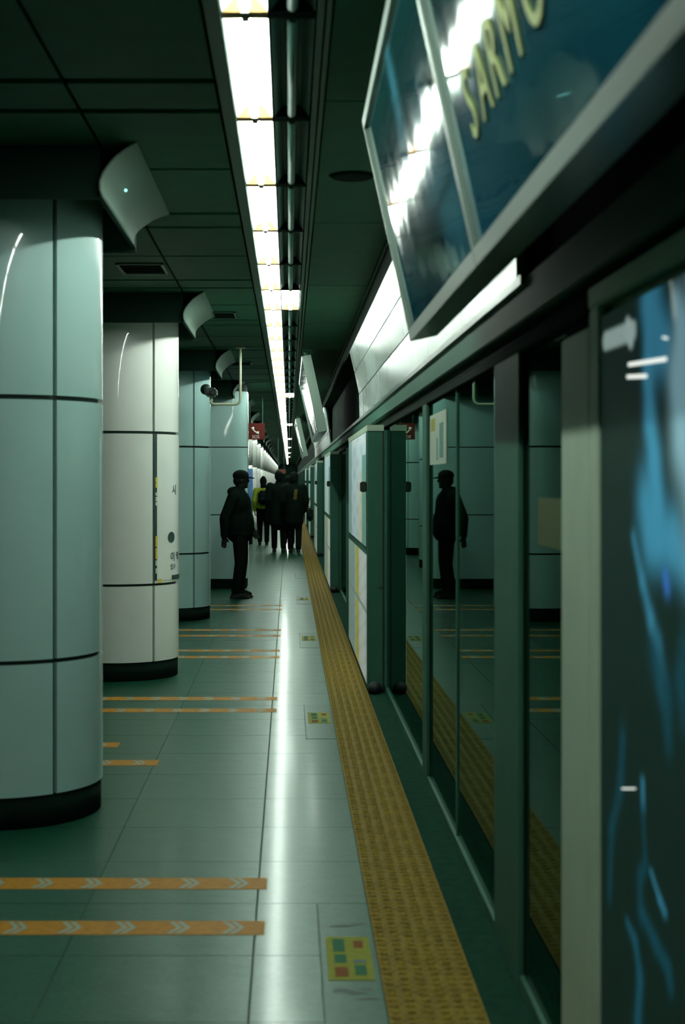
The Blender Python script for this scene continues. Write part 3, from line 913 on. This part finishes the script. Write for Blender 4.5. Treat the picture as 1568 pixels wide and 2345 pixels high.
# ------------------------------------------------------------------ people
def capsule(bm, a, b, ra, rb, seg=14):
    a, b = Vector(a), Vector(b)
    for p, r in ((a, ra), (b, rb)):
        bmesh.ops.create_icosphere(bm, subdivisions=2, radius=r, matrix=Matrix.Translation(p))
    d = b - a; L = d.length
    if L < 1e-5: return
    q = d.to_track_quat('Z', 'Y').to_matrix().to_4x4()
    bmesh.ops.create_cone(bm, cap_ends=True, segments=seg, radius1=ra, radius2=rb, depth=L, matrix=Matrix.Translation((a + b) / 2) @ q)
def ell(bm, c, s, rot=None):
    m = Matrix.Translation(c)
    if rot: m = m @ Matrix.Rotation(rot[0], 4, rot[1])
    bmesh.ops.create_icosphere(bm, subdivisions=3, radius=1, matrix=m @ Matrix.Diagonal((*s, 1)))
def remesh(name, bm, voxel, m, parent, smooth=6, matfn=None, mats=None):
    me = bpy.data.meshes.new('tmp'); bm.to_mesh(me); bm.free()
    o = bpy.data.objects.new('tmp', me); COL.objects.link(o)
    md = o.modifiers.new('r', 'REMESH'); md.mode = 'VOXEL'; md.voxel_size = voxel
    ms = o.modifiers.new('s', 'SMOOTH'); ms.iterations = smooth; ms.factor = .5
    dg = bpy.context.evaluated_depsgraph_get()
    me2 = bpy.data.meshes.new_from_object(o.evaluated_get(dg))
    bpy.data.objects.remove(o)
    me2.materials.clear()
    for q in (mats or [m]): me2.materials.append(q)
    for p in me2.polygons:
        p.use_smooth = True
        if matfn: p.material_index = matfn(p.center)
    me2.name = name
    return link(bpy.data.objects.new(name, me2), parent)
def hand(bm, w, d, side, s=1.0):
    """w wrist, d direction of the hand, side = thumb side vector"""
    w, d, side = Vector(w), Vector(d).normalized(), Vector(side).normalized()
    side = (side - d * side.dot(d)).normalized(); nrm = d.cross(side)
    for q in (-.6, 0, .6):
        capsule(bm, w + side * .026 * q * s, w + d * .085 * s + side * .034 * q * s, .016 * s, .015 * s, 8)
    for i, (q, ln) in enumerate(((1.0, .068), (.34, .076), (-.34, .070), (-1.0, .055))):
        b0 = w + d * .085 * s + side * .030 * q * s
        b1 = b0 + (d + nrm * .25) * ln * .55 * s; b2 = b1 + (d * .8 + nrm * .7).normalized() * ln * .5 * s
        capsule(bm, b0, b1, .0095 * s, .0088 * s, 8); capsule(bm, b1, b2, .0088 * s, .0075 * s, 8)
    t0 = w + d * .02 * s + side * .022 * s; t1 = t0 + (d * .7 + side * .7).normalized() * .042 * s; t2 = t1 + (d * .95 + side * .25).normalized() * .03 * s
    capsule(bm, t0, t1, .013 * s, .011 * s, 8); capsule(bm, t1, t2, .011 * s, .009 * s, 8)
def head(bm, c, s=1.0, nodz=0):
    c = Vector(c)
    ell(bm, c + Vector((0, 0, .02)) * s, (.098 * s, .077 * s, .105 * s))
    ell(bm, c + Vector((.020, 0, -.055)) * s, (.068 * s, .058 * s, .070 * s))
    ell(bm, c + Vector((.098, 0, -.012)) * s, (.018 * s, .012 * s, .024 * s))          # nose
    ell(bm, c + Vector((.086, 0, -.062)) * s, (.012 * s, .024 * s, .008 * s))          # lips
    ell(bm, c + Vector((.072, 0, -.098)) * s, (.020 * s, .022 * s, .018 * s))          # chin
    ell(bm, c + Vector((.082, 0, .030)) * s, (.018 * s, .050 * s, .010 * s))          # brow
    for sg_ in (-1, 1):
        ell(bm, c + Vector((0, .078 * sg_, -.012)) * s, (.022 * s, .010 * s, .032 * s))
def eyes(parent, c, s=1.0):
    for sg_ in (-1, 1):
        bm = bmesh.new(); bmesh.ops.create_uvsphere(bm, u_segments=10, v_segments=8, radius=.011 * s, matrix=Matrix.Translation(Vector(c) + Vector((.080, .030 * sg_, .006)) * s))
        from_bm('eye', bm, M['hair'], parent, smooth=True)
def person(name, loc, rz, label, J, voxel=.009, s=1.0, legw=1.0):
    """local frame: +x forward, +y left, +z up. J holds joints."""
    t = empty(name, loc, label, 'person'); t.rotation_euler = (0, 0, rz)
    bm = bmesh.new()
    hd, nk, ch, pv = J['head'], J['neck'], J['chest'], J['pelvis']
    capsule(bm, nk, Vector(hd) + Vector((-.01, 0, -.06)), .058, .055)
    head(bm, hd)
    ell(bm, ch, (.115, .165, .20)); capsule(bm, ch, pv, .12, .125); ell(bm, pv, (.12, .155, .12))
    for sd in ('L', 'R'):
        sh, el, wr_ = J['sh' + sd], J['el' + sd], J['wr' + sd]
        capsule(bm, Vector(ch) + Vector((0, 0, .10)), sh, .07, .062); capsule(bm, sh, el, .055, .042); capsule(bm, el, wr_, .042, .028)
        d = Vector(wr_) - Vector(el); d.normalize()
        hand(bm, Vector(wr_) + d * .01, d, J.get('thumb' + sd, (1, 0, .2)))
        hp, kn, an = J['hip' + sd], J['kn' + sd], J['an' + sd]
        capsule(bm, hp, kn, .088, .058); capsule(bm, kn, an, .056, .038)
        capsule(bm, an, Vector(an) + Vector((.14, 0, -.045)), .036, .030)
    wz = J['wrL'], J['wrR']
    def mf(c):
        if c.z > Vector(nk).z + .02: return 1
        for q, e in ((J['wrL'], J['elL']), (J['wrR'], J['elR'])):
            if (c - Vector(q)).dot((Vector(q) - Vector(e)).normalized()) > .005 and (c - Vector(q)).length < .22: return 1
        return 0
    remesh('body', bm, voxel, None, t, 3, mf, [M['pants'], M['skin']])
    eyes(t, hd)
    for sd in ('L', 'R'):                    # trousers and shoes
        hp, kn, an = Vector(J['hip' + sd]), Vector(J['kn' + sd]), Vector(J['an' + sd])
        bm = bmesh.new(); fx = Vector((.0, 0, -.055))
        capsule(bm, an + Vector((-.03, 0, -.045)), an + Vector((.13, 0, -.048)), .042, .036); capsule(bm, an + Vector((.03, 0, -.02)), an + Vector((-.01, 0, .02)), .045, .045)
        bmesh.ops.create_cube(bm, size=1, matrix=Matrix.Translation(an + Vector((.05, 0, -.078))) @ Matrix.Diagonal((.27, .085, .024, 1)))
        remesh('shoe', bm, .009, M['shoe'], t, 3)
    bm = bmesh.new()
    ell(bm, Vector(pv) + Vector((0, 0, .0)), (.135, .17, .13))
    for sd in ('L', 'R'):
        hp, kn, an = Vector(J['hip' + sd]), Vector(J['kn' + sd]), Vector(J['an' + sd])
        capsule(bm, hp, kn, .102 * legw, .075 * legw); capsule(bm, kn, an + Vector((0, 0, .01)), .073 * legw, .062 * legw)
    remesh('trousers', bm, .011, M['pants'], t, 4)
    return t
def jacket(t, J, m, bulk=1.0, hem=.78, voxel=.011, sleeve=1.0, hood=False, mats=None, matfn=None, name='jacket'):
    bm = bmesh.new()
    ch, pv = Vector(J['chest']), Vector(J['pelvis'])
    ell(bm, ch + Vector((0, 0, .02)), (.155 * bulk, .205, .22)); capsule(bm, ch, Vector((pv.x, pv.y, hem + .16)), .155 * bulk, .165 * bulk)
    ell(bm, Vector((pv.x, pv.y, (hem + ch.z) / 2)), (.175 * bulk, .205, .25 * bulk)); ell(bm, Vector((pv.x, pv.y, hem + .12)), (.165 * bulk, .200, .13))
    capsule(bm, J['neck'], Vector(J['neck']) + Vector((0, 0, .035)), .085, .072)
    if hood: ell(bm, Vector(J['neck']) + Vector((-.08, 0, .0)), (.09, .11, .07))
    for sd in ('L', 'R'):
        capsule(bm, ch + Vector((0, 0, .11)), J['sh' + sd], .085, .082); capsule(bm, J['sh' + sd], J['el' + sd], .080 * sleeve, .066 * sleeve)
        capsule(bm, J['el' + sd], J['wr' + sd], .066 * sleeve, .046 * sleeve)
    return remesh(name, bm, voxel, m, t, 4, matfn, mats)

# man in the cap: faces right (+x)
J = dict(head=(.02, 0, 1.615), neck=(-.005, 0, 1.455), chest=(-.02, 0, 1.26), pelvis=(.0, 0, .93),
         shL=(-.02, .19, 1.40), elL=(.03, .25, 1.12), wrL=(.16, .20, .93), shR=(-.08, -.19, 1.385), elR=(-.20, -.24, 1.10), wrR=(-.205, -.22, .86),
         hipL=(.01, .09, .90), knL=(.03, .10, .49), anL=(-.005, .10, .095), hipR=(.0, -.09, .90), knR=(.01, -.10, .49), anR=(-.05, -.10, .095), thumbR=(1, 0, 0))
man = person('person', (-.675, 20.3, 0), 0, 'man in dark cap and bulky dark jacket standing sideways by the wide pillar', J, legw=1.05)
jacket(man, J, M['coat'], bulk=1.15, hem=.76, sleeve=1.05, hood=True)
bm = bmesh.new(); c = Vector(J['head'])
ell(bm, c + Vector((-.008, 0, .062)), (.112, .090, .078)); remesh_cap = c
bmesh.ops.create_cone(bm, cap_ends=True, segments=24, radius1=.104, radius2=.108, depth=.05, matrix=Matrix.Translation(c + Vector((-.006, 0, .045))) @ Matrix.Diagonal((1, .82, 1, 1)))
ell(bm, c + Vector((.125, 0, .030)), (.065, .062, .010), (R(8), 'Y'))
remesh('cap', bm, .007, M['hair'], man, 2)
bm = bmesh.new(); ell(bm, c + Vector((-.045, 0, -.01)), (.068, .083, .075)); remesh('hair', bm, .009, M['hair'], man, 2)

def walker(loc, rz, label, h=1.0, step=.16, hair=True, longhair=False):
    J = dict(head=(.02, 0, 1.60), neck=(0, 0, 1.44), chest=(0, 0, 1.24), pelvis=(0, 0, .93),
             shL=(0, .18, 1.38), elL=(-.06, .23, 1.11), wrL=(.05, .22, .88), shR=(0, -.18, 1.38), elR=(-.02, -.24, 1.10), wrR=(.10, -.21, .90),
             hipL=(0, .085, .90), knL=(.10, .09, .50), anL=(.5 * step, .09, .095), hipR=(0, -.085, .90), knR=(.02, -.09, .49), anR=(-step, -.09, .10))
    t = person('person', loc, rz, label, J, voxel=.012)
    t.scale = (h, h, h)
    bm = bmesh.new(); c = Vector(J['head'])
    ell(bm, c + Vector((-.022, 0, .028)), (.098, .090, .108)); ell(bm, c + Vector((-.06, 0, -.03)), (.058, .078, .075))
    if longhair: ell(bm, c + Vector((-.07, 0, -.10)), (.045, .075, .10)); ell(bm, c + Vector((-.05, 0, .11)), (.055, .055, .045))
    remesh('hair', bm, .010, M['hair'], t, 2)
    return t, J
def bag(name, loc, rz, sz, label, m=None, straps=True):
    t = empty(name, loc, label, 'backpack'); t.rotation_euler = (0, 0, rz)
    x, y, z = sz
    bm = bmesh.new(); bmesh.ops.create_cube(bm, size=1, matrix=Matrix.Translation((0, 0, z / 2)) @ Matrix.Diagonal((x, y, z, 1)))
    bmesh.ops.bevel(bm, geom=bm.edges[:], offset=min(x, y) * .35, segments=4, affect='EDGES'); from_bm('bag_body', bm, m or M['bag'], t, smooth=True)
    bm = bmesh.new(); bmesh.ops.create_cube(bm, size=1, matrix=Matrix.Translation((-x * .55, 0, z * .33)) @ Matrix.Diagonal((x * .5, y * .75, z * .45, 1)))
    bmesh.ops.bevel(bm, geom=bm.edges[:], offset=x * .18, segments=3, affect='EDGES'); from_bm('front_pocket', bm, m or M['bag'], t, smooth=True)
    from_bm('grab_loop', tube_mesh([(0, -.04, z), (0, -.03, z + .03), (0, .03, z + .03), (0, .04, z)], .007, 8), m or M['bag'], t, smooth=True)
    return t
# woman in lime jacket with black backpack (walks away)
w, J2 = walker((-.645, 37.0, 0), R(90), 'person in lime green jacket walking away with a dark backpack', .98, longhair=True)
jacket(w, J2, M['limejacket'], bulk=1.0, hem=.92, name='jacket')
bag('backpack', (-.645, 37.0 - .27, 1.0), R(90), (.14, .26, .36), 'dark backpack worn over the lime green jacket')
# tall dark pair
w, J3 = walker((-.235, 33.4, 0), R(93), 'tall person in long black coat walking away, left of the dark pair', 1.06)
jacket(w, J3, M['coat'], bulk=1.25, hem=.50, sleeve=1.25, name='coat')
w, J4 = walker((.115, 33.0, 0), R(88), 'person in black coat with mustard patch, walking beside the tactile strip', 1.04)
jacket(w, J4, M['coat'], bulk=1.2, hem=.55, sleeve=1.25, name='coat', mats=[M['coat'], M['mustard']], matfn=lambda c: 1 if (c.x < -.10 and abs(c.y + .03 + .1 * (c.z - 1.25)) < .035 and 1.14 < c.z < 1.36) else 0)
bag('shoulder_bag', (.46, 32.95, .70), R(90), (.12, .14, .30), 'black bag hanging at the side of the mustard-patched coat')
w, J5 = walker((-.02, 36.0, 0), R(90), 'dark figure half hidden between the two black coats', 1.0)
jacket(w, J5, M['coat'], bulk=1.05, hem=.8)
